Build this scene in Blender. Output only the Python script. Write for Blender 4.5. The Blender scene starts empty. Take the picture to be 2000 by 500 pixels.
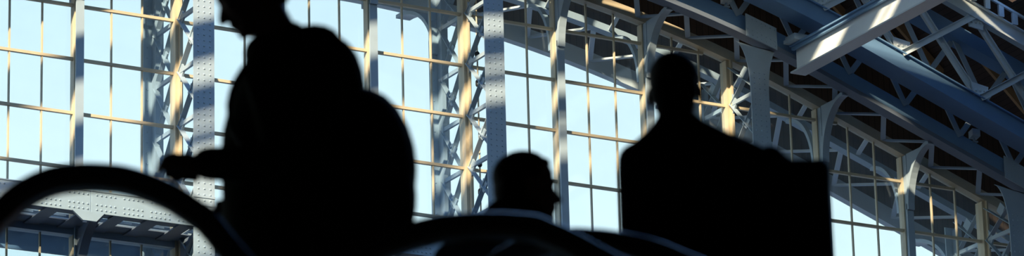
import bpy, math, random
from mathutils import Vector, Matrix, Quaternion
random.seed(7)
PI = math.pi
scene = bpy.context.scene
C = scene.collection
ZO = 25.16                       # ground is z = 0; building levels are given from the glazing datum

# ------------------------------------------------------------------ materials
def mat(name, col, rough=.6, metal=0., noise=0., nscale=8., spec=.5, coat=0., bump=0., col2=None):
    m = bpy.data.materials.new(name); m.use_nodes = True
    nt = m.node_tree; b = nt.nodes['Principled BSDF']
    b.inputs['Base Color'].default_value = (*col, 1)
    b.inputs['Roughness'].default_value = rough
    b.inputs['Metallic'].default_value = metal
    b.inputs['Specular IOR Level'].default_value = spec
    b.inputs['Coat Weight'].default_value = coat
    if noise > 0 or bump > 0:
        tc = nt.nodes.new('ShaderNodeTexCoord')
        n = nt.nodes.new('ShaderNodeTexNoise'); n.inputs['Scale'].default_value = nscale
        n.inputs['Detail'].default_value = 5
        nt.links.new(tc.outputs['Object'], n.inputs['Vector'])
        if noise > 0:
            mx = nt.nodes.new('ShaderNodeMix'); mx.data_type = 'RGBA'
            c2 = col2 or tuple(c * (1 - noise) for c in col)
            mx.inputs['A'].default_value = (*col, 1); mx.inputs['B'].default_value = (*c2, 1)
            nt.links.new(n.outputs['Fac'], mx.inputs['Factor'])
            nt.links.new(mx.outputs['Result'], b.inputs['Base Color'])
        if bump > 0:
            bp = nt.nodes.new('ShaderNodeBump'); bp.inputs['Strength'].default_value = bump
            bp.inputs['Distance'].default_value = .02
            nt.links.new(n.outputs['Fac'], bp.inputs['Height'])
            nt.links.new(bp.outputs['Normal'], b.inputs['Normal'])
    return m

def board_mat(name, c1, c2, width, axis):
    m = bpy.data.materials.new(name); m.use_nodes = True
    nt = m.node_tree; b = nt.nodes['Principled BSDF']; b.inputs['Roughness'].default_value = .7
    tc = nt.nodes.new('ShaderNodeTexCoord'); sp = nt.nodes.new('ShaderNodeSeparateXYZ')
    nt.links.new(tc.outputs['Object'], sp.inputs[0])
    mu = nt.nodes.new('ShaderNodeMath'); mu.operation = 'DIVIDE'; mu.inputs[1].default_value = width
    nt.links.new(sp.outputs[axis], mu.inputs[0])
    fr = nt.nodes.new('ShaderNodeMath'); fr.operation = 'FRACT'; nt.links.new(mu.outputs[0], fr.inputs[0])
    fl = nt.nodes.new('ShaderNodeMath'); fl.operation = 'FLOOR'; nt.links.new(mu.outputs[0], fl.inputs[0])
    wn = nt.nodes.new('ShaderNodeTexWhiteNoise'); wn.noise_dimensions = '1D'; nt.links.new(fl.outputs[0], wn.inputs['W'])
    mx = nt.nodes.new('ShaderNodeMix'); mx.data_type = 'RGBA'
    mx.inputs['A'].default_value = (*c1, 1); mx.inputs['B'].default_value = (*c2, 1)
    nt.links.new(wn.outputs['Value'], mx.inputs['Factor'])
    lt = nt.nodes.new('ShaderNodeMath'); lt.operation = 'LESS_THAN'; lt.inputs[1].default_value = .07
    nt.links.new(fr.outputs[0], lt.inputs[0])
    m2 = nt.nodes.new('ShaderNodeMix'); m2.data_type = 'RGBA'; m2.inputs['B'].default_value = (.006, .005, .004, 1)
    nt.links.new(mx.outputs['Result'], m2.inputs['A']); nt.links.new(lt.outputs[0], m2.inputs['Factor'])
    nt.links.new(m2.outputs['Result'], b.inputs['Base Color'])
    return m

def brick_mat():
    m = bpy.data.materials.new('brick'); m.use_nodes = True
    nt = m.node_tree; b = nt.nodes['Principled BSDF']; b.inputs['Roughness'].default_value = .85
    tc = nt.nodes.new('ShaderNodeTexCoord'); mp = nt.nodes.new('ShaderNodeMapping')
    mp.inputs['Rotation'].default_value = (PI / 2, 0, 0)
    br = nt.nodes.new('ShaderNodeTexBrick'); br.inputs['Scale'].default_value = 4
    br.inputs['Color1'].default_value = (.14, .065, .045, 1); br.inputs['Color2'].default_value = (.10, .05, .04, 1)
    br.inputs['Mortar'].default_value = (.12, .11, .10, 1)
    nt.links.new(tc.outputs['Object'], mp.inputs[0]); nt.links.new(mp.outputs[0], br.inputs[0])
    nt.links.new(br.outputs['Color'], b.inputs['Base Color'])
    return m

def glass_mat(name, haze=.05, tint=(.93, .97, 1.), dirt=True):
    m = bpy.data.materials.new(name); m.use_nodes = True
    nt = m.node_tree; nt.nodes.clear()
    out = nt.nodes.new('ShaderNodeOutputMaterial')
    tr = nt.nodes.new('ShaderNodeBsdfTransparent'); tr.inputs[0].default_value = (*tint, 1)
    gl = nt.nodes.new('ShaderNodeBsdfGlossy'); gl.inputs['Roughness'].default_value = .04
    df = nt.nodes.new('ShaderNodeBsdfTranslucent'); df.inputs[0].default_value = (.55, .68, .80, 1)
    lw = nt.nodes.new('ShaderNodeLayerWeight'); pw = nt.nodes.new('ShaderNodeMath'); pw.operation = 'POWER'; pw.inputs[1].default_value = 5
    fr = nt.nodes.new('ShaderNodeMath'); fr.operation = 'MULTIPLY_ADD'; fr.inputs[1].default_value = .85; fr.inputs[2].default_value = .03
    lw.inputs['Blend'].default_value = .5
    nt.links.new(lw.outputs['Facing'], pw.inputs[0]); nt.links.new(pw.outputs[0], fr.inputs[0])
    a = nt.nodes.new('ShaderNodeMixShader'); b = nt.nodes.new('ShaderNodeMixShader')
    if dirt:
        tc = nt.nodes.new('ShaderNodeTexCoord'); n = nt.nodes.new('ShaderNodeTexNoise')
        n.inputs['Scale'].default_value = 1.1; n.inputs['Detail'].default_value = 6
        nt.links.new(tc.outputs['Object'], n.inputs['Vector'])
        rm = nt.nodes.new('ShaderNodeMapRange'); rm.inputs['From Min'].default_value = .35; rm.inputs['From Max'].default_value = .7
        rm.inputs['To Min'].default_value = haze * .6; rm.inputs['To Max'].default_value = haze * 1.5
        nt.links.new(n.outputs['Fac'], rm.inputs['Value']); nt.links.new(rm.outputs[0], a.inputs[0])
    else:
        a.inputs[0].default_value = haze
    nt.links.new(tr.outputs[0], a.inputs[1]); nt.links.new(df.outputs[0], a.inputs[2])
    nt.links.new(fr.outputs[0], b.inputs[0]); nt.links.new(a.outputs[0], b.inputs[1]); nt.links.new(gl.outputs[0], b.inputs[2])
    nt.links.new(b.outputs[0], out.inputs[0])
    return m

M_PAINT = mat('blue_grey_paint', (.41, .52, .60), .5, noise=.2, nscale=3, spec=.4)
M_PALE = mat('pale_grey_paint', (.66, .74, .76), .45, noise=.12, nscale=2, spec=.4)
M_BEAM = mat('light_grey_paint', (.84, .91, .92), .4, noise=.08, nscale=2, spec=.4)
M_CREAM = mat('cream_paint', (.70, .59, .40), .45, noise=.25, nscale=4, spec=.4)
M_BLUE = mat('steel_blue_paint', (.17, .32, .52), .45, noise=.2, nscale=3, spec=.45)
M_DARKP_SHADE = mat('dark_blue_paint_shade', (.15, .19, .25), .55, noise=.2, nscale=3)
M_GLASS = glass_mat('window_glass', .034)
M_CLEAR = glass_mat('balustrade_glass', .004, (.93, .96, .97), dirt=False)
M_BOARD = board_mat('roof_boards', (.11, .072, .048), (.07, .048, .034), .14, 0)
M_STREAK = mat('sun_streak_gold', (.70, .42, .18), .6, noise=.3, nscale=5)  # bright gold puts sunlight into the colour of the added roof bars
M_BRICK = brick_mat()
M_FLOOR = mat('stone_floor', (.10, .10, .10), .6, noise=.3, nscale=.6)
M_SHADE = mat('dark_plaster', (.06, .06, .065), .9, noise=.2, nscale=.4)
M_RUBBER = mat('handrail_rubber', (.008, .008, .009), .25, spec=.6, coat=.6)
M_STEEL = mat('brushed_steel', (.22, .20, .16), .38, metal=.9, noise=.2, nscale=20)
M_DECK = mat('black_metal', (.012, .012, .013), .5)
M_COAT = mat('black_wool', (.012, .011, .012), .95, spec=.1, noise=.3, nscale=20)
M_GREEN = mat('dark_green_cloth', (.035, .038, .026), .95, spec=.1, noise=.3, nscale=14)
M_PACK = mat('black_nylon', (.006, .005, .006), .8, spec=.15, noise=.3, nscale=30)
M_TROUS = mat('charcoal_cloth', (.006, .006, .008), .95, spec=.1)
M_SKIN = mat('skin', (.20, .11, .075), .6, spec=.25)
M_HAIR = mat('dark_hair', (.006, .004, .003), .7, spec=.2, bump=.5, nscale=60)
M_SHOE = mat('black_leather', (.006, .006, .006), .4)
M_PHONE = mat('phone_case', (.006, .006, .007), .3)

# ------------------------------------------------------------------ mesh builder
class MB:
    def __init__(s): s.v = []; s.f = []; s.smooth = False
    def add(s, vs, fs):
        o = len(s.v); s.v += [Vector(v) for v in vs]; s.f += [tuple(i + o for i in f) for f in fs]; return s
    def box(s, x0, x1, y0, y1, z0, z1):
        vs = [(x, y, z) for x in (x0, x1) for y in (y0, y1) for z in (z0, z1)]
        return s.add(vs, [(0, 1, 3, 2), (4, 6, 7, 5), (0, 4, 5, 1), (2, 3, 7, 6), (0, 2, 6, 4), (1, 5, 7, 3)])
    def bar(s, p, q, w, h, up=(0, 0, 1)):
        p = Vector(p); q = Vector(q); d = (q - p).normalized(); u = Vector(up)
        sd = d.cross(u)
        if sd.length < 1e-5: sd = d.cross(Vector((1, 0, 0)))
        sd.normalize(); u = sd.cross(d).normalized()
        vs = [e + sd * (a * w / 2) + u * (b * h / 2) for e in (p, q) for a in (-1, 1) for b in (-1, 1)]
        return s.add(vs, [(0, 1, 3, 2), (4, 6, 7, 5), (0, 4, 5, 1), (2, 3, 7, 6), (0, 2, 6, 4), (1, 5, 7, 3)])
    def prism(s, poly, axis, a, b):
        n = len(poly)
        def pt(u, v, w):
            return (w, u, v) if axis == 'x' else ((u, w, v) if axis == 'y' else (u, v, w))
        vs = [pt(u, v, a) for u, v in poly] + [pt(u, v, b) for u, v in poly]
        return s.add(vs, [tuple(range(n))[::-1], tuple(range(n, 2 * n))] + [(i, (i + 1) % n, n + (i + 1) % n, n + i) for i in range(n)])
    def arch(s, fz, x0, x1, y0, y1, d0, d1, n=24):
        vs = []; fs = []
        for k in range(n + 1):
            x = x0 + (x1 - x0) * k / n; z = fz(x)
            vs += [(x, y0, z + d0), (x, y1, z + d0), (x, y1, z + d1), (x, y0, z + d1)]
        for k in range(n):
            for e in range(4):
                a = 4 * k + e; b = 4 * k + (e + 1) % 4; fs.append((a, b, b + 4, a + 4))
        fs += [(0, 3, 2, 1), (4 * n, 4 * n + 1, 4 * n + 2, 4 * n + 3)]
        return s.add(vs, fs)
    def dome(s, c, nrm, r, h):
        c = Vector(c); nrm = Vector(nrm).normalized()
        t = nrm.orthogonal().normalized(); b = nrm.cross(t); vs = []
        for rr, hh in ((1., 0.), (.72, .7)):
            for k in range(6):
                a = k * PI / 3; vs.append(c + (t * math.cos(a) + b * math.sin(a)) * r * rr + nrm * h * hh)
        vs.append(c + nrm * h)
        fs = [(k, (k + 1) % 6, 6 + (k + 1) % 6, 6 + k) for k in range(6)] + [(6 + k, 6 + (k + 1) % 6, 12) for k in range(6)]
        return s.add(vs, fs)
    def sweep(s, path, prof, up=(0, 1, 0), closed=False):
        """profile (a, b): a along 'up' (constant), b along the in-plane normal"""
        path = [Vector(p) for p in path]; up = Vector(up).normalized(); n = len(path); m = len(prof); vs = []; fs = []
        for i, p in enumerate(path):
            if closed: d = path[(i + 1) % n] - path[i - 1]
            else: d = path[min(i + 1, n - 1)] - path[max(i - 1, 0)]
            nr = d.normalized().cross(up).normalized()
            vs += [p + up * a + nr * b for a, b in prof]
        for i in range(n if closed else n - 1):
            j = (i + 1) % n
            for e in range(m):
                fs.append((i * m + e, i * m + (e + 1) % m, j * m + (e + 1) % m, j * m + e))
        if not closed: fs += [tuple(range(m))[::-1], tuple(range((n - 1) * m, n * m))]
        return s.add(vs, fs)
    def ell(s, c, r, rot=None, nu=20, nv=12):
        c = Vector(c); R = rot or Matrix.Identity(3); vs = []; fs = []
        for i in range(nv + 1):
            t = PI * i / nv
            for k in range(nu):
                a = 2 * PI * k / nu
                vs.append(c + R @ Vector((r[0] * math.sin(t) * math.cos(a), r[1] * math.sin(t) * math.sin(a), r[2] * math.cos(t))))
        for i in range(nv):
            for k in range(nu):
                fs.append((i * nu + k, (i + 1) * nu + k, (i + 1) * nu + (k + 1) % nu, i * nu + (k + 1) % nu))
        return s.add(vs, fs)
    def cap(s, p, q, r1, r2, nu=14):
        p = Vector(p); q = Vector(q); d = (q - p); L = d.length; d.normalize()
        t = d.orthogonal().normalized(); b = d.cross(t); vs = []; fs = []; rings = []
        for k in range(1, 5): a = PI / 2 * (1 - k / 4); rings.append((-math.sin(a) * r1, math.cos(a) * r1))
        for k in range(0, 4): a = PI / 2 * k / 4; rings.append((L + math.sin(a) * r2, math.cos(a) * r2))
        vs.append(p - d * r1)
        for h, r in rings:
            for k in range(nu):
                a = 2 * PI * k / nu; vs.append(p + d * h + (t * math.cos(a) + b * math.sin(a)) * r)
        vs.append(q + d * r2); e = len(vs) - 1
        for k in range(nu): fs.append((0, 1 + (k + 1) % nu, 1 + k))
        for i in range(len(rings) - 1):
            for k in range(nu):
                fs.append((1 + i * nu + k, 1 + i * nu + (k + 1) % nu, 1 + (i + 1) * nu + (k + 1) % nu, 1 + (i + 1) * nu + k))
        l = 1 + (len(rings) - 1) * nu
        for k in range(nu): fs.append((l + k, l + (k + 1) % nu, e))
        return s.add(vs, fs)
    def loft(s, secs, nu=28, pw=2.4):
        """secs: (z, xl, xr, yl, yr); super-ellipse rings stacked in z"""
        vs = []; fs = []
        for z, xl, xr, yl, yr in secs:
            cx, rx, cy, ry = (xl + xr) / 2, (xr - xl) / 2, (yl + yr) / 2, (yr - yl) / 2
            for k in range(nu):
                a = 2 * PI * k / nu; c_, s_ = math.cos(a), math.sin(a)
                vs.append((cx + rx * math.copysign(abs(c_) ** (2 / pw), c_), cy + ry * math.copysign(abs(s_) ** (2 / pw), s_), z))
        n = len(secs)
        for i in range(n - 1):
            for k in range(nu): fs.append((i * nu + k, i * nu + (k + 1) % nu, (i + 1) * nu + (k + 1) % nu, (i + 1) * nu + k))
        fs += [tuple(range(nu))[::-1], tuple(range((n - 1) * nu, n * nu))]
        return s.add(vs, fs)

def link(o, parent=None):
    C.objects.link(o)
    if parent: o.parent = parent
    return o

def obj(name, mb, m, parent=None, off=None, smooth=False, bevel=0.):
    """one mesh object; geometry is given in the parent's frame (or the world), origin at its parent's origin"""
    me = bpy.data.meshes.new(name)
    o_ = Vector(off) if off is not None else Vector((0, 0, 0))
    me.from_pydata([tuple(v - o_) for v in mb.v], [], mb.f); me.validate()
    import bmesh
    b = bmesh.new(); b.from_mesh(me); bmesh.ops.recalc_face_normals(b, faces=b.faces); b.to_mesh(me); b.free()
    me.materials.append(m)
    if smooth:
        for p in me.polygons: p.use_smooth = True
    o = bpy.data.objects.new(name, me)
    if bevel:
        md = o.modifiers.new('edge', 'BEVEL'); md.width = bevel; md.segments = 2; md.limit_method = 'ANGLE'
    return link(o, parent)

def blob(name, mb, m, parent, voxel=.01, it=4, fac=.5):
    """fuse overlapping volumes into one continuous skin"""
    me = bpy.data.meshes.new(name + '_raw'); me.from_pydata([tuple(v) for v in mb.v], [], mb.f); me.validate()
    import bmesh
    b = bmesh.new(); b.from_mesh(me); bmesh.ops.recalc_face_normals(b, faces=b.faces); b.to_mesh(me); b.free()
    t = bpy.data.objects.new(name + '_raw', me); C.objects.link(t)
    r = t.modifiers.new('r', 'REMESH'); r.mode = 'VOXEL'; r.voxel_size = voxel
    if it:
        sm = t.modifiers.new('s', 'SMOOTH'); sm.iterations = it; sm.factor = fac
    dg = bpy.context.evaluated_depsgraph_get()
    me2 = bpy.data.meshes.new_from_object(t.evaluated_get(dg)); me2.name = name
    bpy.data.objects.remove(t); bpy.data.meshes.remove(me)
    me2.materials.clear(); me2.materials.append(m)
    for p in me2.polygons: p.use_smooth = True
    return link(bpy.data.objects.new(name, me2), parent)

def tag(o, label, cat, group=None):
    o['label'] = label; o['category'] = cat
    if group: o['group'] = group
    return o

def thing(name, label, cat, loc, group=None, rz=0.):
    o = bpy.data.objects.new(name, None); C.objects.link(o); o.empty_display_size = .2
    o.location = loc; o.rotation_euler = (0, 0, rz)
    return tag(o, label, cat, group)

def struct(o): o['kind'] = 'structure'; return o

# ------------------------------------------------------------------ the building frame
Wd = .6475
MEAS = {-5: -3.213, -4: -2.599, -3: -1.974, -2: -1.28, -1: -.688, 0: -.017, 2: 1.328, 4: 2.629, 5: 3.243, 6: 3.833, 7: 4.538, 8: 5.126,
        9: 5.833, 11: 7.171, 12: 7.777, 13: 8.475, 14: 9.074, 15: 9.705, 17: 10.953, 18: 11.576, 20: 12.999, 21: 13.6, 22: 14.313,
        23: 14.909, 24: 15.543, 25: 16.207, 26: 16.78, 27: 17.419}
def XB(i): return MEAS.get(i, i * Wd)
def prof(x):
    d = abs(x - 4.24)
    if d <= 8.76: return 3.07 - .02 * d * d + ZO
    return 3.07 - .02 * 8.76 ** 2 - .37 * (d - 8.76) + ZO
Z = lambda z: z + ZO
ZL = -8.0                         # top of the masonry under the glazing
YI, YO = -1.15, 1.0               # inner and outer flange of the lattice columns
PH = .09                          # half width of head rail

# ground, masonry, back of hall
f = obj('floor', MB().box(-120, 80, -110, 60, -.3, 0), M_FLOOR); struct(f)
w = obj('wall_far', MB().box(-46, 40, -1.45, 1.35, 0, Z(ZL)), M_BRICK); struct(w)
w = obj('wall_back', MB().box(-64, 40, -96, -95, 0, 32), M_SHADE); struct(w)
w = obj('wall_left', MB().box(-64, -63, -95, 1.3, 0, 32), M_SHADE); struct(w)
w = obj('wall_right', MB().box(39, 40, -95, 1.3, 0, 32), M_SHADE); struct(w)

# ---------------- windows (three lights each), one per panel between posts
LEV = [2, 1, 0, -1, -2]
LLEV = [-4, -5, -6, -7]
wn = 0
PANELS = list(range(-6, 30, 3))
for i0 in PANELS:
    for storey in (0, 1):
        if storey == 1 and i0 > 9: continue
        wn += 1
        xl, xr = XB(i0), XB(i0 + 3)
        zb = Z(-2.95) if storey == 0 else Z(ZL)
        top = (lambda x: prof(x) - PH) if storey == 0 else (lambda x: Z(-3.24))
        root = bpy.data.objects.new('window_%d' % wn, None); C.objects.link(root)
        root.location = ((xl + xr) / 2, 0, zb); struct(root)
        o = root.location.copy()
        g = MB(); n = 6
        poly = [(xl, zb), (xr, zb)] + [(xr + (xl - xr) * k / n, top(xr + (xl - xr) * k / n)) for k in range(n + 1)]
        g.prism(poly, 'y', .004, .012)
        obj('glass', g, M_GLASS, root, o)
        for i in (i0 + 1, i0 + 2):
            x = XB(i); b = MB().box(x - .013, x + .013, -.024, .022, zb, top(x))
            obj('glazing_bar', b, M_CREAM, root, o)
        for z in (LEV if storey == 0 else LLEV):
            z = Z(z); x0 = None; x1 = None
            for k in range(201):
                x = xl + (xr - xl) * k / 200
                if top(x) > z + .05:
                    if x0 is None: x0 = x
                    x1 = x
            if x0 is None or x1 - x0 < .15: continue
            b = MB().box(x0, x1, -.04, .025, z - .026, z + .026)
            obj('transom', b, M_CREAM, root, o)

# sill beam of the upper glazing and outer fascia beam
t = obj('trim_1', MB().box(XB(-6) - .1, XB(30) + .1, -.1, .1, Z(-3.24), Z(-2.95)), M_PAINT); struct(t)

# head rail of the glazing
hr = MB().arch(prof, XB(-6), XB(30), -.16, .06, -.10, .10, 60)
t = obj('trim_2', hr, M_CREAM); struct(t)

# ---------------- mullions with ribs and curved head brackets
MUL = {-3: 'grey ribbed mullion standing between the sill girder joint and the first lattice column',
       3: 'ribbed mullion rising behind the bowed head of the man with the backpack',
       6: 'ribbed mullion rising from behind the shoulder and backpack of the bowed man',
       12: 'ribbed mullion standing just in front of the nose of the man seen in profile',
       15: 'ribbed mullion with dark curved head bracket beside the head of the man seen from behind',
       21: 'ribbed mullion with dark curved bracket above the large shoulder bag',
       24: 'ribbed mullion with bright sunlit curved bracket beyond the shoulder bag',
       30: 'ribbed mullion beyond the last riveted column'}
def bracket(mb, x, y0, y1, ztop, drop, w, flip=1, n=14):
    """quarter arc in the YZ plane, from (y0, ztop - drop) up to (y1, ztop)"""
    pts = []
    for k in range(n + 1):
        a = PI / 2 * k / n
        pts.append((x, y0 + (y1 - y0) * (1 - math.cos(a)), ztop - drop + drop * math.sin(a)))
    mb.sweep(pts, [(-w / 2, -.035), (w / 2, -.035), (w / 2, .035), (-w / 2, .035)], up=(1, 0, 0))
    return pts
for i, lab in MUL.items():
    x = XB(i); zt = prof(x); zb = Z(ZL)
    root = thing('mullion', lab, 'mullion', (x, 0, zb), 'ribbed mullions of the glazed screen'); o = root.location.copy()
    obj('post', MB().box(x - .045, x + .045, -.08, .09, zb, zt - .1), M_CREAM, root, o)
    drop = 1.15
    r = MB(); r.box(x - .02, x + .02, -.2, -.081, zb, zt - .1); r.box(x - .075, x + .075, -.235, -.2, zb, zt - drop + .04)
    obj('rib', r, M_PAINT, root, o)
    b = MB(); pts = bracket(b, x, -.24, YI + .1, zt - .08, drop, .15)
    # web of the bracket between the arc and the post
    poly = [(p[1], p[2]) for p in pts] + [(-.2, zt - .08), (-.2, zt - drop - .08)]
    b.prism(poly, 'x', x - .012, x + .012)
    obj('bracket', b, M_PAINT, root, o)
    b = MB(); pts = bracket(b, x, .12, 1.0, zt - .05, 1.15, .1)
    obj('outer_bracket', b, M_PAINT, root, o)

# ---------------- lattice columns
COL = {0: 'riveted iron lattice column standing between the free hand and face of the bowed man',
       9: 'riveted iron lattice column rising directly above the man seen in profile',
       18: 'riveted iron lattice column rising behind the shoulder of the man seen from behind',
       27: 'riveted iron lattice column at the far low end of the arched girder, partly cut off'}
def rivets(mb, x0, cols, zs, y, nrm):
    for z in zs:
        for c in cols: mb.dome((x0 + c, y, z), nrm, .019, .014)
for i, lab in COL.items():
    x = XB(i); zt = prof(x); zb = Z(ZL)
    root = thing('lattice_column', lab, 'column', (x, 0, zb), 'lattice columns of the glazed screen'); o = root.location.copy()
    # glazing post where the lattice passes the glass
    p = MB(); p.box(x - .075, x + .075, -.12, .10, zb, zt - .1); p.box(x - .02, x + .02, -.2, -.12, zb, zt - .1)
    obj('post', p, M_CREAM, root, o)
    # inner flange plate, flaring into the arched girder
    pl = MB()
    half = .2; poly = [(x - half, zb), (x + half, zb), (x + half, zt - 1.05)]
    for k in range(1, 9):
        a = PI / 2 * k / 8; xx = x + half + .30 * (1 - math.cos(a)); poly.append((xx, min(zt - 1.05 + .95 * math.sin(a), prof(xx) - .06)))
    for k in range(8, 0, -1):
        a = PI / 2 * k / 8; xx = x - half - .30 * (1 - math.cos(a)); poly.append((xx, min(zt - 1.05 + .95 * math.sin(a), prof(xx) - .06)))
    poly.append((x - half, zt - 1.05))
    pl.prism(poly, 'y', YI - .012, YI + .012)
    nz = int((zt - .5 - Z(-5.5)) / .105); zs = [Z(-5.5) + .105 * k for k in range(nz)]
    rivets(pl, x, (-.115, 0.0, .115), zs, YI - .012, (0, -1, 0))
    gp = MB(); gp.prism([(x - .34, prof(x - .34) - .10), (x + .34, prof(x + .34) - .10), (x + .34, prof(x + .34) + .34), (x - .34, prof(x - .34) + .34)], 'y', YI - .160, YI - .132)
    for k in range(7):
        for dz in (-.04, .05, .28): gp.dome((x - .30 + .1 * k, YI - .155, prof(x - .30 + .1 * k) + dz), (0, -1, 0), .019, .014)
    obj('head_gusset', gp, M_PAINT, root, o)
    # splice strip across the plate
    pl.box(x - .205, x + .205, YI - .024, YI - .012, Z(-2.62), Z(-2.58))
    obj('inner_flange', pl, M_PAINT, root, o)
    an = MB()
    for sx in (-.03, .03): an.box(x + sx - .01, x + sx + .01, YI + .013, YI + .13, zb, zt - .3)
    obj('flange_angle', an, M_PAINT, root, o)
    ou = MB(); ou.box(x - .2, x + .2, YO - .012, YO + .012, zb, zt - .35); ou.box(x - .04, x + .04, YO - .2, YO - .013, zb, zt - .4)
    rivets(ou, x, (-.12, .12), [Z(-3) + .2 * k for k in range(int((zt - .6 - Z(-3)) / .2))], YO - .012, (0, -1, 0))
    obj('outer_flange', ou, M_PAINT, root, o)
    z0 = -5
    while Z(z0) < zt - .2:
        za = Z(z0)
        s = MB(); s.bar((x, YI + .02, za), (x, -.2, za), .05, .075); obj('strut', s, M_PAINT, root, o)
        s = MB(); s.bar((x, .1, za), (x, YO - .02, za), .05, .075); obj('strut', s, M_PAINT, root, o)
        zn = min(za + 1, zt - .25)
        if zn - za > .4:
            for ya, yb in ((YI + .03, -.14), (.1, YO - .1)):
                s = MB(); s.bar((x - .012, ya, za), (x - .012, yb, zn), .012, .105, (1, 0, 0)); s.v = s.v
                obj('lattice_bar', s, M_PAINT, root, o)
                s = MB(); s.bar((x + .012, yb, za), (x + .012, ya, zn), .012, .105, (1, 0, 0))
                obj('lattice_bar', s, M_PAINT, root, o)
        z0 += 1
    # gusset leaves where bars cross
    gs = MB()
    z0 = -5
    while Z(z0) + .75 < zt:
        for yc in ((YI - .14) / 2, (YO) / 2): gs.prism([(yc, Z(z0) + .36), (yc + .14, Z(z0) + .5), (yc, Z(z0) + .64), (yc - .14, Z(z0) + .5)], 'x', x - .016, x + .016)
        for yc, sg in ((-.2, -1), (.1, 1)):
            gs.prism([(yc, Z(z0) - .2), (yc + sg * .16, Z(z0)), (yc, Z(z0) + .2)], 'x', x - .018, x + .018)
        z0 += 1
    obj('gusset', gs, M_PAINT, root, o)
    # curved knee of the head
    b = MB(); bracket(b, x, YO - .05, YO + 1.4, zt - .3, 1.2, .3); obj('outer_bracket', b, M_PAINT, root, o)

# conduit on the second column
cr = thing('conduit', 'thin vertical conduit with two dark couplings beside the column above the man in profile', 'pipe', (XB(9) + .1, -.32, Z(ZL)))
o = cr.location.copy(); x = XB(9) + .1
b = MB(); b.cap((x, -.32, Z(ZL) + .02), (x, -.32, prof(x) - .2), .016, .016, 8); obj('pipe', b, M_CREAM, cr, o, True)
for zc in (1.1, .55, -1.0, -1.55):
    b = MB(); b.cap((x, -.32, Z(zc)), (x, -.32, Z(zc) + .06), .045, .045, 10); obj('coupling', b, M_DECK, cr, o, True)

# ---------------- inner arched girder (follows the head of the glass, 1.15 m inside it)
g1 = thing('arched_girder', 'arched iron girder with zigzag soffit lattice tying the column heads along the glazing', 'girder', (4.24, YI, prof(4.24)))
o = g1.location.copy()
XA, XE = -8, 20.5
b = MB().arch(prof, XA, XE, YI - .13, YI + .13, -.09, 0, 60); obj('bottom_chord', b, M_DARKP_SHADE, g1, o)  # darker than the other ironwork: shade put into the chord's colour
b = MB().arch(prof, XA, XE, YI - .02, YI + .02, 0.001, .36, 60); obj('chord_web', b, M_BLUE, g1, o)
b = MB().arch(prof, XA, XE, YI - .18, YI + .18, 2.25, 2.55, 60); obj('top_chord', b, M_BLUE, g1, o)
x = XA + .4; k = 0
while x < XE - 1.2:
    s = MB(); s.bar((x, YI, prof(x) + .3), (x + 1.3, YI, prof(x + 1.3) + 2.3), .03, .11, (0, 1, 0)); 
    s = MB(); s.bar((x, YI + .03, prof(x) + .3), (x + 1.25, YI + .03, prof(x + 1.25) + 2.3), .11, .03, (0, 1, 0)); obj('lattice_bar', s, M_PAINT, g1, o)
    s = MB(); s.bar((x + 1.25, YI - .03, prof(x + 1.25) + .3), (x, YI - .03, prof(x) + 2.3), .11, .03, (0, 1, 0)); obj('lattice_bar', s, M_PAINT, g1, o)
    x += 1.25
x = XA + .5
while x < XE - 1:                # zigzag soffit between head rail and bottom chord
    for xa, xb in ((x, x + .55), (x + 1.1, x + .55)):
        s = MB(); s.bar((xa, YI + .15, prof(xa) - .03), (xb, -.14, prof(xb) - .03), .10, .035); obj('soffit_bar', s, M_PAINT, g1, o)
    x += 1.1

# ---------------- outer arched girder seen through the glass
g2 = thing('arched_girder', 'outer arched verge girder seen through the glass, edging the bright sky', 'girder', (4.24, 2.5, prof(4.24)))
o = g2.location.copy()
b = MB().arch(prof, XA, XE, 2.45, 2.62, -.11, .25, 60); obj('fascia', b, M_PALE, g2, o)
b = MB().arch(prof, XA, XE, .92, 1.12, 0, .14, 60); obj('outer_chord', b, M_PAINT, g2, o)
x = XA + .5
while x < XE - 1.4:
    for xa, xb in ((x, x + .7), (x + 1.4, x + .7)):
        s = MB(); s.bar((xa, 1.1, prof(xa) + .06), (xb, 2.46, prof(xb) + .06), .10, .04); obj('soffit_bar', s, M_PALE, g2, o)
    s = MB(); s.bar((x, .1, prof(x) + .06), (x + .3, 1.0, prof(x + .3) + .06), .09, .04); obj('soffit_bar', s, M_PALE, g2, o)
    x += 1.4

# ---------------- roof truss in front: box girder, upper chord with battens, crossed bracing
g3 = thing('roof_truss', 'blue roof truss with broad box girder and crossed bracing under brown boards', 'truss', (14, -2, prof(14) + .5))
o = g3.location.copy()
X3, X4 = 6.0, 20.5
b = MB(); b.arch(prof, X3, X4, -2.0, -1.5, .47, .50, 40); b.arch(prof, X3, X4, -2.0, -1.97, .5, .80, 40); b.arch(prof, X3, X4, -1.53, -1.5, .5, .80, 40)
b.arch(prof, X3, X4, -2.06, -1.5, .80, .83, 40)
obj('box_girder', b, M_BLUE, g3, o)
b = MB(); b.arch(prof, X3, X4, -2.06, -1.9, 2.42, 2.46, 40); b.arch(prof, X3, X4, -2.0, -1.97, 2.46, 2.72, 40); b.arch(prof, X3, X4, -2.06, -1.9, 2.72, 2.75, 40)
obj('upper_chord', b, M_PALE, g3, o)
bt = MB(); bt.arch(prof, X3, X4, -2.1, -2.05, 2.98, 3.03, 40)
x = X3 + .1
while x < X4 - .2:
    bt.bar((x, -2.07, prof(x) + 2.75), (x, -2.07, prof(x) + 2.99), .05, .12, (1, 0, 0)); x += .32
obj('batten_strip', bt, M_PALE, g3, o)
x = 12.52 - 1.78 * 3
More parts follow.
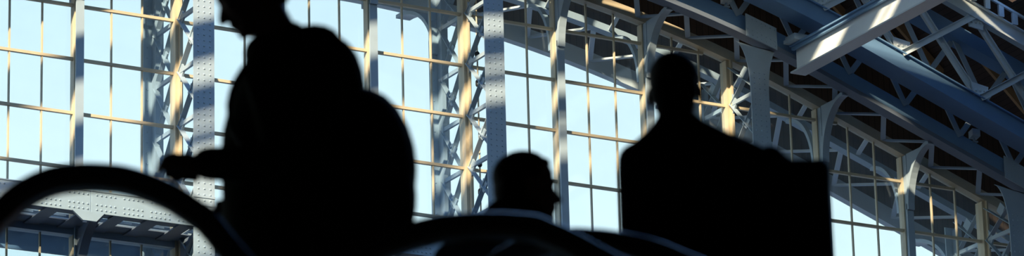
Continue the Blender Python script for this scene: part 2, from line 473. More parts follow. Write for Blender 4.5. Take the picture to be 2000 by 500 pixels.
while x < X4 - 2:
    xa, xb = x, x + 1.78
    for (p, q, yy) in (((xa, prof(xa) + 2.5), (xb, prof(xb) + .8), -1.93), ((xa, prof(xa) + .8), (xb, prof(xb) + 2.5), -2.03)):
        s = MB(); s.bar((p[0], yy, p[1]), (q[0], yy, q[1]), .13, .02, (0, 1, 0))
        d = Vector((q[0] - p[0], 0, q[1] - p[1])).normalized(); nn = Vector((-d.z, 0, d.x))
        for sg in (-1, 1):
            s.bar(Vector((p[0], yy - .03, p[1])) + nn * sg * .06, Vector((q[0], yy - .03, q[1])) + nn * sg * .06, .012, .06, (0, 1, 0))
        obj('brace', s, M_PALE, g3, o)
    for (xx, dz) in ((xa, 2.35), (xa, .95)):
        s = MB(); s.prism([(xx - .16, prof(xx) + dz - .1), (xx + .16, prof(xx) + dz - .14), (xx + .2, prof(xx) + dz + .1), (xx - .2, prof(xx) + dz + .16)], 'y', -2.02, -1.99)
        for dx in (-.1, 0, .1): s.dome((xx + dx, -2.02, prof(xx) + dz), (0, -1, 0), .03, .03)
        obj('gusset', s, M_PALE, g3, o)
    x += 1.78

# ---------------- the pale I-beam running out from the arched girder into the hall
ib = thing('steel_beam', 'pale grey steel I-beam jutting out from the arched girder across the roof truss', 'beam', (12.32, -1.3, Z(1.34)))
o = ib.location.copy(); x = 12.32; y0, y1 = -16.0, -1.36; za, zb_ = Z(1.34), Z(1.90)
b = MB(); b.box(x - .015, x + .015, y0, y1, za + .03, zb_ - .03); obj('web', b, M_BEAM, ib, o)
b = MB(); b.box(x - .17, x + .17, y0, y1, za, za + .03); obj('bottom_flange', b, M_PALE, ib, o)
b = MB(); b.box(x - .17, x + .17, y0, y1, zb_ - .03, zb_); b.box(x - .12, x - .06, y0, y1, zb_ - .09, zb_ - .03); obj('top_flange', b, M_BLUE, ib, o)
b = MB(); b.box(x - .30, x + .1, -1.75, -1.37, zb_ + .001, zb_ + .07); b.box(x - .26, x + .06, -1.7, -1.37, zb_ + .07, zb_ + .14); obj('bearing_plate', b, M_PAINT, ib, o)

# ---------------- small floodlights clamped on the girder
def flood(x, y, z, lab):
    r = thing('floodlight', lab, 'lamp', (x, y, z), 'small floodlights on the roof girders')
    o = r.location.copy()
    h = MB(); h.prism([(y - .09, z + .1), (y + .05, z + .06), (y + .05, z + .2), (y - .09, z + .24)], 'x', x - .09, x + .09); obj('lamp_head', h, M_PALE, r, o)
    h = MB(); h.bar((x, y, z), (x, y, z + .12), .03, .03); h.box(x - .06, x + .06, y - .05, y + .05, z - .02, z + .01); obj('clamp', h, M_PAINT, r, o)
flood(12.05, -2.0, prof(12.05) + .85, 'small floodlight clamped on the girder just above the pale beam')
flood(10.9, YI, prof(10.9) + .38, 'small pale floodlight on the arched girder above the man seen from behind')
flood(10.0, YI + .25, prof(10.0) + .02, 'small floodlight tucked among the soffit lattice over the standing head')
flood(16.5, YI, prof(16.5) + .38, 'small floodlight on the arched girder at its low end')

# ---------------- plate girder and open shelf at sill level
for (gy, zlo, zhi, lab, m, nm) in ((YI, -3.15, -2.75, 'riveted plate girder running below the tall glazing behind the curved handrails', M_PAINT, 'plate_girder'),
                                   (1.2, -3.22, -2.86, 'outer plate girder seen through the low glazing under the sill', M_BLUE, 'plate_girder')):
    r = thing(nm, lab, 'girder', (0, gy, Z(zlo))); o = r.location.copy()
    b = MB(); joints = [XB(-6) - .3, -2.15, 3.75, 7.9, XB(18), XB(30)]
    for ja, jb in zip(joints, joints[1:]):
        b.box(ja + .012, jb - .012, gy - .02, gy + .02, Z(zlo), Z(zhi))
        b.box(ja + .012, jb - .012, gy - .03, gy - .02, Z(zhi) - .02, Z(zhi))
    b.box(joints[0], joints[-1], gy - .012, gy + .012, Z(zlo), Z(zhi))
    if gy < 0:
        x = joints[0] + .1; k = 0
        while x < 8.2:
            if k % 6 != 5:
                for zz in (-2.83, -3.0, -3.09): b.dome((x, gy - .02, Z(zz)), (0, -1, 0), .02, .016)
            x += .085; k += 1
        b.prism([(-2.5, Z(-3.14)), (-1.9, Z(-3.14)), (-2.05, Z(-3.3)), (-2.3, Z(-3.3))], 'y', gy - .03, gy + .02)
    obj('web_plate', b, m, r, o)
    ya, yb = (gy + .02, -.1) if gy < 0 else (.1, gy - .02)
    zz = zlo if gy < 0 else zhi
    sh = MB(); x = joints[0]
    while x < 8.3:               # shelf of flats leaving oblong gaps
        sh.box(x, x + .26, ya, yb, Z(zz) + .004, Z(zz) + .03); x += .62
    sh.box(joints[0], 8.3, ya, ya + .28, Z(zz) + .031, Z(zz) + .05); sh.box(joints[0], 8.3, yb - .4, yb, Z(zz) + .031, Z(zz) + .05)
    obj('shelf', sh, M_DARKP_SHADE, r, o)
# knee brackets under the girder
for i, lab in ((-3, 'dark curved knee bracket under the sill girder joint inside the big handrail arc'), (0, 'dark knee bracket under the sill girder at the first lattice column'),
               (3, 'dark knee bracket under the sill girder behind the bowed man')):
    x = XB(i) - .02
    r = thing('knee_bracket', lab, 'bracket', (x, -.25, Z(-4.5)), 'knee brackets under the sill girder'); o = r.location.copy()
    b = MB(); pts = bracket(b, x, -.26, YI + .03, Z(-3.17), 1.35, .16); obj('curved_flange', b, M_DARKP_SHADE, r, o)
    b = MB(); b.prism([(p[1], p[2]) for p in pts] + [(-.24, Z(-3.17)), (-.24, Z(-4.52))], 'x', x - .015, x + .015); obj('web', b, M_DARKP_SHADE, r, o)

# ---------------- roof: boarded vault, glazed strips with unseen sun-blocking boards between, second vault over the camera side
YR0, YR1 = -12.6, -2.01
SHADE_SLATS = [(-12.4, 3.19, a_, b_) for a_, b_ in ((-5.3, -4.7), (-6.5, -5.95), (-7.3, -6.92), (-7.76, -7.62), (-12.6, -12.4))]  # unseen boards and gaps, laid out to band the sunlight on the ironwork
SHADE_SLATS += [(-7.0, 3.19, -8.8, -8.15)]
SHADE_SLATS += [(-7.0, 3.19, -12.39, -8.81), (-12.4, -7.01, -12.39, -9.5), (-3.9, -3.5, -4.69, YR1), (.2, .7, -4.69, YR1)]
SHADE_SLATS += [(3.2, 5.2, YR0, -7.5), (4.3, 5.2, -7.49, -6.7), (5.21, 6.0, -7.09, -6.4), (5.21, 6.0, YR0, -10.6), (5.21, 6.0, -9.9, -8.9), (5.21, 6.0, -7.9, -7.1), (6.01, 7.2, YR0, -8.8), (6.01, 7.2, -7.7, YR1), (7.21, 9.6, YR0, -7.6), (7.21, 9.6, -6.9, YR1), (9.61, 13.9, YR0, YR1), (14.5, 16.5, YR0, YR1), (17.0, 20.9, YR0, YR1)]
D0, D1 = 3.25, 3.33
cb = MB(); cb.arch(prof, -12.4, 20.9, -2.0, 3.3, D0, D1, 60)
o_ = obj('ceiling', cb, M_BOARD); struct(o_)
for a_, b_, c_, d_ in SHADE_SLATS:
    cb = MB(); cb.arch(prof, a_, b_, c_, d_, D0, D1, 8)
    struct(obj('ceiling', cb, M_BOARD))  # added blocker, shapes the sun reaching the screen
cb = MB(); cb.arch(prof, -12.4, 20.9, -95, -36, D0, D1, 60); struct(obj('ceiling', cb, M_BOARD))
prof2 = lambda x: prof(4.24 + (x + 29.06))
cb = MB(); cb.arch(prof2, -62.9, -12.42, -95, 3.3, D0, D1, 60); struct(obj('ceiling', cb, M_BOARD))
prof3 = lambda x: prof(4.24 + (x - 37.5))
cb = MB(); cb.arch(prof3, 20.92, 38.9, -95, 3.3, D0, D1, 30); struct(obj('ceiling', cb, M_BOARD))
# glazed sheet over the strips, with its bars
wn += 1
root = bpy.data.objects.new('window_%d' % wn, None); C.objects.link(root); root.location = (4.24, -12, prof(4.24) + D1); struct(root); o = root.location.copy()
g = MB().arch(prof, -12.4, 20.9, -36, -2.01, D1 + .03, D1 + .04, 60); obj('glass', g, glass_mat('roof_glass', .03, (.96, .98, 1.), dirt=False), root, o)
g = MB(); y = -35.5
while y < -2.2: g.arch(prof, -12.4, 20.9, y - .03, y + .03, D1 + .001, D1 + .03, 40); y += 1.4
obj('glazing_bar', g, M_PALE, root, o)
# valley beam between the vaults
struct(obj('trim_3', MB().box(-12.7, -12.1, -95, 3, prof(-12.4) + 2.3, prof(-12.4) + 3.2), M_DARKP_SHADE))
# boarded gable above the outer verge girder
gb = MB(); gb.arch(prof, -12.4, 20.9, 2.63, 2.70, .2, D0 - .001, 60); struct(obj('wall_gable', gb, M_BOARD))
# added gold bars running askew under the outer boards, imitating sun streaks
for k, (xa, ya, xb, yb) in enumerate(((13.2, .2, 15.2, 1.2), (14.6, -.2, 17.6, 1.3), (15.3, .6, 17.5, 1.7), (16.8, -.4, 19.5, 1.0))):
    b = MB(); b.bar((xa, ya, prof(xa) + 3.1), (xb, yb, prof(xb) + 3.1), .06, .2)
    o_ = obj('sun_streak_bar', b, M_STREAK)
    tag(o_, 'gold bar standing in for a streak of sunlight under the dark roof boards, seen through the crossed truss bracing', 'sun_streak', 'bars imitating sun streaks under the roof boards')

# ------------------------------------------------------------------ camera
A = math.radians(0)
CAM = Vector((-28.9629, -63.179, -23.5617 + ZO))
RR = Vector((.8738, -.4856, -.0248)).normalized(); FF = Vector((.4688, .8279, .3078)).normalized()
UU = RR.cross(FF).normalized(); RR = FF.cross(UU)
cd = bpy.data.cameras.new('camera'); cam = bpy.data.objects.new('camera', cd); C.objects.link(cam)
cam.matrix_world = Matrix(((RR.x, UU.x, -FF.x, CAM.x), (RR.y, UU.y, -FF.y, CAM.y), (RR.z, UU.z, -FF.z, CAM.z), (0, 0, 0, 1)))
cd.sensor_width = 36; cd.lens = 8030.08 / 2000 * 36; cd.clip_end = 500; cd.clip_start = .1
cd.dof.use_dof = True; cd.dof.focus_distance = 74; cd.dof.aperture_fstop = 5.2
scene.camera = cam

# ------------------------------------------------------------------ upper floor with people and handrails
YAW = .5152
HD = Vector((math.sin(YAW), math.cos(YAW), 0)); RT = Vector((math.cos(YAW), -math.sin(YAW), 0))
FZ = 4.15
def at(x, d, z=FZ): return Vector((CAM.x, CAM.y, 0)) + RT * x + HD * d + Vector((0, 0, z))
pod = MB()
pc = [at(-14, 9.75, 0), at(16, 9.75, 0), at(16, 19, 0), at(-14, 19, 0)]
pod.prism([(p.x, p.y) for p in pc], 'z', .001, FZ)
struct(obj('floor', pod, M_FLOOR))

def head(mb, c, face, up, s=1., ear=True):
    """skull, jaw, nose, brow, lips, chin, ears fused with the neck; c = skull centre"""
    face = Vector(face).normalized(); up = Vector(up); up = (up - face * up.dot(face)).normalized(); lf = up.cross(face)
    R = Matrix((face, lf, up)).transposed()
    P = lambda f_, l_, u_: Vector(c) + (face * f_ + lf * l_ + up * u_) * s
    E = lambda p, r: mb.ell(p, [q * s for q in r], R)
    E(P(-.012, 0, .03), (.098, .076, .088))          # cranium
    E(P(.022, 0, .045), (.070, .066, .062))          # forehead
    E(P(.028, 0, -.03), (.066, .062, .085))          # face
    E(P(.048, 0, -.088), (.044, .044, .034))         # jaw
    E(P(.082, 0, -.100), (.017, .022, .016))         # chin
    E(P(.078, 0, .022), (.020, .052, .014))          # brow
    mb.cap(P(.088, 0, .008), P(.112, 0, -.034), .008 * s, .014 * s, 10)   # nose
    for sg in (-1, 1):
        E(P(.100, sg * .012, -.036), (.012, .008, .008))
        E(P(.058, sg * .036, -.02), (.03, .02, .022))    # cheek
        E(P(.079, sg * .031, .002), (.009, .014, .008))  # eyelid
        if ear: E(P(-.008, sg * .079, -.012), (.018, .010, .031)); E(P(-.004, sg * .078, -.034), (.010, .008, .012))
    E(P(.094, 0, -.060), (.012, .024, .007)); E(P(.091, 0, -.074), (.012, .021, .008))   # lips
    return P, R

def hair(name, P, R, s, parent, m=M_HAIR, back=0, quiff=0):
    mb = MB()
    mb.ell(P(-.024, 0, .038), (.098 * s, .082 * s, .088 * s), R); mb.ell(P(-.056, 0, -.005), (.060 * s, .076 * s, .088 * s), R)
    mb.ell(P(.018, 0, .078), (.056 * s, .062 * s, .042 * s), R)
    if quiff: mb.ell(P(.052, 0, .088), (.030 * s, .050 * s, .022 * s), R); mb.ell(P(-.01, 0, .10), (.07 * s, .06 * s, .03 * s), R)
    if back: mb.ell(P(-.055, 0, -.06), (.045 * s, .062 * s, .05 * s), R)
    return blob(name, mb, m, parent, .006, 3)

def hand(mb, w, d, n, side=1, curl=.5, s=1.):
    """w wrist, d direction of the fingers, n back-of-hand normal"""
    w = Vector(w); d = Vector(d).normalized(); n = Vector(n); n = (n - d * n.dot(d)).normalized(); t = d.cross(n) * side
    R = Matrix((d, t, n)).transposed()
    mb.ell(w + d * .048 * s, (.052 * s, .040 * s, .016 * s), R); mb.cap(w - d * .02, w + d * .02, .026 * s, .028 * s)
    for k, (off, L) in enumerate(((-.030, .072), (-.010, .082), (.010, .077), (.029, .060))):
        p = w + d * .088 * s + t * off * s; dd = d.copy(); ax = t * -1 * side
        for seg, fr in enumerate((.45, .31, .24)):
            ang = curl * (.5, .75, .55)[seg]
            dd = (Quaternion(d.cross(n).normalized(), -ang) @ dd)
            q = p + dd * L * fr * s; r = (.0095 - .0012 * seg) * s
            mb.cap(p, q, r, r * .93, 10); p = q
    p = w + d * .025 * s - t * .034 * s; dd = (d * .7 - t * .7 - n * .25).normalized()
    for seg, L in enumerate((.040, .034, .026)):
        q = p + dd * L * s; mb.cap(p, q, (.013 - .0015 * seg) * s, (.012 - .0015 * seg) * s, 10); p = q; dd = (dd * .8 + d * .35 - n * .15).normalized()

def person(label, root, J, jacket_secs, face, up, hs, body_m=M_SKIN, jm=M_COAT, hands=None, hair_back=0, sleeve=1.0, cuff=.043, quiff=0, extra=None, trouser=1.0):
    r = thing('person', label, 'person', root, rz=-YAW)
    b = MB()
    P, R = head(b, J['head'], face, up, hs)
    b.cap(J['neck0'], J['neck1'], .061 * hs, .057 * hs)
    b.cap(J['chest'], J['neck0'], .10, .055); b.cap(J['pelvis'], J['chest'], .115, .12)
    for s in 'LR':
        b.cap(J['chest'], J['sh' + s], .085, .05); b.cap(J['sh' + s], J['el' + s], .046, .037); b.cap(J['el' + s], J['wr' + s], .037, .025)
        b.cap(J['pelvis'], J['hip' + s], .10, .085); b.cap(J['hip' + s], J['kn' + s], .078, .05); b.cap(J['kn' + s], J['an' + s], .05, .034)
        a = Vector(J['an' + s]); t = Vector(J['toe' + s]); b.cap(a + Vector((0, 0, -.035)), t, .036, .026)
        hd, hn, sd, cu = hands[s]; hand(b, J['wr' + s], hd, hn, sd, cu)
    blob('body', b, body_m, r, .0055, 3)
    hair('hair', P, R, hs, r, back=hair_back, quiff=quiff)
    j = MB(); j.loft(jacket_secs)
    for s in 'LR':
        j.cap(J['sh' + s], J['el' + s], .066 * sleeve, .057 * sleeve); j.cap(J['el' + s], Vector(J['el' + s]).lerp(Vector(J['wr' + s]), .93), .058 * sleeve, cuff * sleeve)
        j.cap(Vector(J['chest']) + Vector((0, 0, .08)), J['sh' + s], .10, .066 * sleeve)
    if extra: extra(j)
    blob('jacket', j, jm, r, .010, 5)
    t = MB(); t.cap(J['pelvis'], Vector(J['pelvis']) + Vector((0, 0, .06)), .135, .13)
    for s in 'LR':
        t.cap(J['hip' + s], J['kn' + s], .098 * trouser, .072); t.cap(J['kn' + s], Vector(J['an' + s]) + Vector((0, 0, -.02)), .072, .062); t.cap(J['pelvis'], J['hip' + s], .13, .10)
    blob('trousers', t, M_TROUS, r, .012, 4)
    for s in 'LR':
        sh = MB(); a = Vector(J['an' + s]); t_ = Vector(J['toe' + s]); d = (t_ - a); d.z = 0; d.normalize()
        sh.cap((a.x - d.x * .04, a.y - d.y * .04, .045), (t_.x, t_.y, .036), .044, .036); sh.cap((a.x, a.y, .05), (a.x, a.y, .10), .046, .044)
        R2 = Matrix((d, Vector((0, 0, 1)).cross(d), Vector((0, 0, 1)))).transposed()
        sh.ell((a.x + d.x * .08, a.y + d.y * .08, .015), (.15, .048, .016), R2)
        blob('shoe', sh, M_SHOE, r, .008, 3)
    return r

V = Vector
# ---- bowed man walking with a round backpack (faces image left, slightly away)
p1 = at(-.62, 11.8)
x1 = lambda x: x + .62           # tables are measured from the view axis
J1 = dict(head=V((x1(-.790), 0, 1.728)), neck0=V((x1(-.665), .01, 1.50)), neck1=V((x1(-.742), 0, 1.66)), chest=V((x1(-.66), .01, 1.34)), pelvis=V((x1(-.64), .0, .95)),
          shL=V((x1(-.735), -.15, 1.43)), elL=V((x1(-.67), -.20, 1.105)), wrL=V((x1(-.920), -.17, 1.125)),
          shR=V((x1(-.565), .16, 1.45)), elR=V((x1(-.56), .22, 1.16)), wrR=V((x1(-.78), .17, 1.10)),
          hipL=V((x1(-.66), -.09, .90)), knL=V((x1(-.74), -.10, .48)), anL=V((x1(-.70), -.10, .085)), toeL=V((x1(-.84), -.11, .03)),
          hipR=V((x1(-.62), .09, .90)), knR=V((x1(-.60), .10, .48)), anR=V((x1(-.44), .10, .10)), toeR=V((x1(-.58), .11, .03)))
S1 = [(.76, -.84, -.46, -.17, .17), (.90, -.868, -.46, -.18, .18), (1.05, -.876, -.45, -.18, .19), (1.20, -.880, -.445, -.18, .19), (1.27, -.874, -.44, -.18, .19),
      (1.33, -.860, -.437, -.17, .19), (1.40, -.840, -.437, -.16, .19), (1.46, -.806, -.445, -.15, .18), (1.51, -.782, -.46, -.12, .16), (1.545, -.775, -.486, -.10, .13), (1.57, -.76, -.53, -.09, .10)]
S1 = [(z, x1(a), x1(b), c, d) for z, a, b, c, d in S1]
def ex1(j):
    j.ell((x1(-.55), .02, 1.50), (.085, .12, .075)); j.cap((x1(-.74), -.0, 1.52), (x1(-.67), .01, 1.57), .07, .06)
man1 = person('man with bowed head in dark green jacket, wearing a round backpack, one hand held out', p1, J1, S1, (-.85, .08, -.52), (-.52, 0, .85), 1.06, jm=M_GREEN,
              hands={'L': ((-.92, -.05, .12), (.0, -.8, .55), 1, .9), 'R': ((-.9, -.1, -.2), (0, .9, .3), -1, .7)}, extra=ex1, cuff=.052)
ph = thing('phone', 'small dark phone held in the outstretched hand of the bowed man', 'phone', at(-.985, 11.8 - .147, FZ + 1.108), rz=-YAW)
b = MB(); b.bar((.055, .003, -.007), (-.05, -.003, .006), .07, .010, (0, -.8, .55)); obj('case', b, M_PHONE, ph, bevel=.003)
b = MB(); b.bar((.050, .0075, -.0105), (-.045, .0015, .0015), .062, .002, (0, -.8, .55)); obj('screen', b, M_DECK, ph)

bp_ = thing('backpack', 'round black backpack bulging from the back of the bowed man', 'backpack', at(-.44, 11.8, FZ + .9), rz=-YAW)
xb = lambda x: x + .44
def sup(a, p): return math.copysign(abs(a) ** p, a)
b = MB()
b.ell((xb(-.455), .01, .25), (.168, .185, .255)); b.ell((xb(-.47), .01, .17), (.165, .18, .20)); b.ell((xb(-.45), .01, .30), (.13, .16, .19))
blob('pack_body', b, M_PACK, bp_, .010, 3)
b = MB(); b.ell((xb(-.345), .01, .16), (.055, .12, .13)); blob('pocket', b, M_PACK, bp_, .008, 3)
b = MB(); n = 16
pts = [(xb(-.47) + .0, .01 + .06 * math.cos(PI * k / 10), .49 + .03 * math.sin(PI * k / 10)) for k in range(11)]
for p, q in zip(pts, pts[1:]): b.cap(p, q, .010, .010, 8)
obj('grab_handle', b, M_PACK, bp_, smooth=True)
for sy, xs in ((-.12, -.70), (.13, -.60)):
    b = MB(); pts = [V((xb(-.47), sy * .8, .52)), V((xb(-.53), sy, .640)), V((xb(xs + .05), sy, .645)), V((xb(xs - .10), sy * 1.25, .52)), V((xb(xs - .14), sy * 1.5, .36)), V((xb(xs - .05), sy * 1.65, .22)), V((xb(-.50), sy * 1.2, .10))]
    fine = []
    for k in range(len(pts) - 1):
        for u in range(4):
            p0, p1_, p2_, p3 = pts[max(k - 1, 0)], pts[k], pts[k + 1], pts[min(k + 2, len(pts) - 1)]; t = u / 4
            fine.append(.5 * ((2 * p1_) + (p2_ - p0) * t + (2 * p0 - 5 * p1_ + 4 * p2_ - p3) * t * t + (3 * p1_ - p0 - 3 * p2_ + p3) * t ** 3))
    b.sweep(fine + [pts[-1]], [(-.025, -.006), (.025, -.006), (.025, .006), (-.025, .006)])
    obj('strap', b, M_PACK, bp_)

# ---- man seen from behind, standing
p2 = at(.56, 12.75)
x2 = lambda x: x - .56
J2 = dict(head=V((x2(.537), .02, 1.685)), neck0=V((x2(.54), .0, 1.50)), neck1=V((x2(.535), .01, 1.62)), chest=V((x2(.56), .0, 1.34)), pelvis=V((x2(.56), .0, .97)),
          shL=V((x2(.405), .0, 1.445)), elL=V((x2(.395), -.03, 1.15)), wrL=V((x2(.39), .03, .90)),
          shR=V((x2(.745), .0, 1.445)), elR=V((x2(.80), .02, 1.17)), wrR=V((x2(.79), .16, .95)),
          hipL=V((x2(.47), 0, .92)), knL=V((x2(.46), .02, .50)), anL=V((x2(.455), -.02, .085)), toeL=V((x2(.44), .13, .03)),
          hipR=V((x2(.65), 0, .92)), knR=V((x2(.66), .02, .50)), anR=V((x2(.665), -.02, .085)), toeR=V((x2(.69), .13, .03)))
S2 = [(.80, .375, .76, -.14, .14), (1.0, .37, .76, -.14, .14), (1.2, .36, .77, -.14, .15), (1.36, .365, .79, -.13, .14), (1.43, .362, .815, -.12, .13), (1.48, .375, .79, -.11, .11),
      (1.515, .40, .735, -.09, .09), (1.545, .436, .68, -.08, .085), (1.575, .462, .622, -.075, .08), (1.60, .475, .60, -.07, .075)]
S2 = [(z, x2(a), x2(b), c, d) for z, a, b, c, d in S2]
man2 = person('man seen from behind standing in a long dark coat beside the large shoulder bag', p2, J2, S2, (.12, .99, -.03), (0, 0, 1), 1.05,
              hands={'L': ((0, .1, -1), (-1, 0, 0), 1, .4), 'R': ((0, .1, -1), (1, 0, 0), -1, .6)}, hair_back=1)
bg = thing('shoulder_bag', 'large black square-cornered bag slung from the shoulder of the man seen from behind', 'bag', at(.92, 12.75, FZ + .72), rz=-YAW)
x3 = lambda x: x - .92
b = MB(); b.loft([(.0, x3(.84), x3(1.0), -.15, .15), (.02, x3(.825), x3(1.015), -.17, .17), (.35, x3(.815), x3(1.022), -.18, .18), (.58, x3(.805), x3(1.020), -.18, .18), (.655, x3(.81), x3(1.024), -.17, .17), (.675, x3(.82), x3(1.015), -.15, .15)], 32, 5)
b.cap((x3(.830), -.08, .695), (x3(.830), .08, .695), .050, .050); b.cap((x3(.87), -.07, .672), (x3(.87), .07, .672), .042, .042); b.cap((x3(.99), -.08, .660), (x3(.99), .08, .660), .036, .036); b.cap((x3(.93), -.08, .655), (x3(.93), .08, .655), .038, .038)
blob('bag_body', b, M_PACK, bg, .010, 3)
b = MB(); b.loft([(.10, x3(.84), x3(.995), -.205, -.17), (.14, x3(.835), x3(1.0), -.215, -.17), (.40, x3(.835), x3(1.0), -.215, -.17), (.44, x3(.84), x3(.995), -.205, -.17)], 24, 5); obj('front_pocket', b, M_PACK, bg)
b = MB(); pts = [V((x3(.86), -.08, .70)), V((x3(.82), -.06, .725)), V((x3(.78), -.04, .755)), V((x3(.72), .0, .80)), V((x3(.78), .04, .755)), V((x3(.82), .06, .725)), V((x3(.86), .08, .70))]
for p, q in zip(pts, pts[1:]): b.cap(p, q, .014, .014, 8)
obj('strap', b, M_PACK, bg, smooth=True)

# ---- man with head turned in profile
p3 = at(-.01, 13.3)
x4 = lambda x: x + .01
J3 = dict(head=V((x4(.045), .0, 1.535)), neck0=V((x4(.0), .0, 1.33)), neck1=V((x4(.03), .0, 1.46)), chest=V((x4(-.02), .0, 1.18)), pelvis=V((x4(-.02), .0, .84)),
          shL=V((x4(-.215), .0, 1.285)), elL=V((x4(-.26), -.03, 1.02)), wrL=V((x4(-.23), .04, .79)),
          shR=V((x4(.155), .03, 1.285)), elR=V((x4(.185), .0, 1.02)), wrR=V((x4(.18), .07, .79)),
          hipL=V((x4(-.11), 0, .80)), knL=V((x4(-.115), .02, .43)), anL=V((x4(-.12), -.02, .085)), toeL=V((x4(-.13), .12, .03)),
          hipR=V((x4(.07), 0, .80)), knR=V((x4(.075), .02, .43)), anR=V((x4(.08), -.02, .085)), toeR=V((x4(.10), .12, .03)))
S3 = [(.70, -.21, .17, -.13, .13), (.9, -.21, .17, -.13, .13), (1.1, -.24, .18, -.13, .14), (1.25, -.25, .185, -.13, .14), (1.31, -.245, .18, -.12, .12), (1.355, -.185, .16, -.10, .11), (1.40, -.145, .147, -.085, .09), (1.44, -.115, .12, -.08, .08), (1.485, -.078, .075, -.075, .07)]
S3 = [(z, x4(a), x4(b), c, d) for z, a, b, c, d in S3]
man3 = person('shorter man in dark coat with close-cropped hair, head turned in profile', p3, J3, S3, (.96, .26, -.02), (0, 0, 1), 1.0,
              hands={'L': ((0, .1, -1), (-1, 0, 0), 1, .4), 'R': ((0, .1, -1), (1, 0, 0), -1, .4)}, hair_back=1, quiff=1)

# ------------------------------------------------------------------ curved handrails
def crom(pts, m=6):
    pts = [V((p[0], 0, p[1])) for p in pts]; out = []
    for k in range(len(pts) - 1):
        p0, a, b, p3 = pts[max(k - 1, 0)], pts[k], pts[k + 1], pts[min(k + 2, len(pts) - 1)]
        for u in range(m):
            t = u / m; out.append(.5 * ((2 * a) + (b - p0) * t + (2 * p0 - 5 * a + 4 * b - p3) * t * t + (3 * a - p0 - 3 * b + p3) * t ** 3))
    return out + [pts[-1]]
def handrail(label, d, pts, xc, steel=M_STEEL, y_shift=0):
    """pts: outer line (x, z above floor)"""
    r = thing('escalator_handrail', label, 'handrail', at(xc, d), rz=-YAW, group='curved handrails in front of the people')
    path = crom([(x - xc, z) for x, z in pts])
    # rounded C-section rubber
    prof_ = []
    for k in range(20):
        t = 2 * PI * k / 20; c_, s_ = math.cos(t), math.sin(t)
        prof_.append((.052 * math.copysign(abs(c_) ** .6, c_), -.024 + .024 * math.copysign(abs(s_) ** .75, s_)))
    b = MB().sweep(path, prof_); obj('rubber_grip', b, M_RUBBER, r, smooth=True)
    b = MB().sweep(path, [(-.034, -.046), (.034, -.046), (.034, -.070), (-.034, -.070)]); obj('guide_rail', b, steel, r)
    inner = []
    for i, p in enumerate(path):
        dd = path[min(i + 1, len(path) - 1)] - path[max(i - 1, 0)]; nr = dd.normalized().cross(V((0, 1, 0))).normalized(); inner.append(p - nr * .070)
    xs = [p for p in inner if p.z > .12]
    poly = [(p.x, p.z) for p in xs] + [(xs[-1].x, .10), (xs[0].x, .10)]
    b = MB().prism(poly, 'y', -.006, .006); obj('glass_panel', b, M_CLEAR, r)
    xa, xb_ = min(p.x for p in path), max(p.x for p in path)
    b = MB(); b.loft([(0.001, xa + .0, xb_ - .0, -.09, .09), (.10, xa + .02, xb_ - .02, -.07, .07), (.13, xa + .05, xb_ - .05, -.03, .03)], 24, 8); obj('skirting', b, M_DECK, r)
    return r
def shift(pts, dz): return [(x, z + dz) for x, z in pts]
k1 = 11.0 / 10.8; z1 = .0625
a1 = [(-1.412, .778), (-1.342, .829), (-1.272, .857), (-1.201, .866), (-1.131, .864), (-1.06, .854), (-.99, .83), (-.919, .795), (-.849, .745), (-.814, .715)]
a1 = [(x * k1, (z + FZ - 1.6) * k1 - FZ + 1.6) for x, z in a1]
a1 = [(-1.63, .12), (-1.66, .30), (-1.63, .52), (-1.55, .715)] + a1 + [(-.70, .62), (-.45, .42), (-.20, .20), (-.10, .115)]
handrail('big dark curved handrail arching across the low glazing in front of the bowed man', 11.0, a1, -1.0)
k2 = 11.35 / 11.0
a2 = [(-.429, .676), (-.39, .698), (-.329, .720), (-.287, .733), (-.225, .747), (-.174, .753), (-.114, .756), (-.056, .755), (-.013, .753), (.065, .743), (.107, .724), (.15, .704), (.206, .672), (.269, .634)]
a2 = [(x * k2, (z + FZ - 1.6) * k2 - FZ + 1.6) for x, z in a2]
a2 = [(-.72, .12), (-.74, .38), (-.66, .62), (-.55, .73)] + a2 + [(.40, .66), (.65, .46), (.95, .22), (1.06, .115)]
handrail('dark curved handrail with a pale edge arching below the man seen in profile', 11.35, a2, .1)
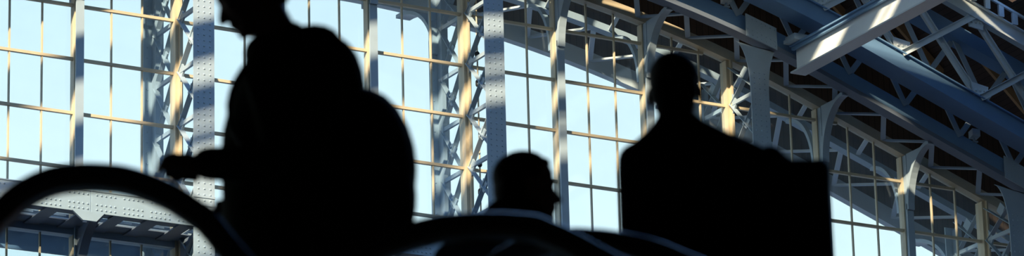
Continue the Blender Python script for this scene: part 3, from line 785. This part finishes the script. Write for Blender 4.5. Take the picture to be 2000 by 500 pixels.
k3 = 11.7 / 11.3
a3 = [(.05, .775), (.154, .792), (.212, .790), (.285, .781), (.394, .755), (.495, .711)]
a3 = [(x * k3, (z + FZ - 1.6) * k3 - FZ + 1.6) for x, z in a3]
a3 = [(-.22, .12), (-.25, .40), (-.19, .68), (-.08, .83)] + a3 + [(.66, .75), (.90, .55), (1.2, .26), (1.34, .115)]
handrail('low dark curved handrail below the long dark coat of the man seen from behind', 11.7, a3, .4)

# ------------------------------------------------------------------ light
wd = bpy.data.worlds.new('sky'); scene.world = wd; wd.use_nodes = True
nt = wd.node_tree; bgn = nt.nodes['Background']
tc = nt.nodes.new('ShaderNodeTexCoord'); sp = nt.nodes.new('ShaderNodeSeparateXYZ'); rp = nt.nodes.new('ShaderNodeValToRGB')
nt.links.new(tc.outputs['Generated'], sp.inputs[0]); nt.links.new(sp.outputs['Z'], rp.inputs[0]); nt.links.new(rp.outputs[0], bgn.inputs[0])
e = rp.color_ramp.elements
e[0].position = 0; e[0].color = (.55, .62, .66, 1); e[1].position = 1; e[1].color = (.18, .60, 1.85, 1)
for pos, c in ((.22, (.92, 1.16, 1.10, 1)), (.31, (.79, 1.0, 1.03, 1)), (.36, (.68, .92, 1.02, 1)), (.55, (.40, .92, 1.85, 1))):
    n = e.new(pos); n.color = c
bgn.inputs[1].default_value = 1.0
sd = bpy.data.lights.new('sun', 'SUN'); sd.energy = 10.5; sd.angle = math.radians(1.0); sd.color = (1., .79, .53)
so = bpy.data.objects.new('sun', sd); C.objects.link(so); so.location = (-30, -30, 60)
el = math.radians(28); az = V((.75, .66, 0)).normalized()
sv = V((az.x * math.cos(el), az.y * math.cos(el), -math.sin(el)))
so.rotation_euler = sv.to_track_quat('-Z', 'Y').to_euler()

vs = scene.view_settings
vs.view_transform = 'Standard'; vs.look = 'None'; vs.exposure = .15; vs.gamma = 1.0; vs.use_curve_mapping = False
cy = scene.cycles
cy.transparent_max_bounces = 32; cy.max_bounces = 8; cy.diffuse_bounces = 4; cy.use_denoising = True
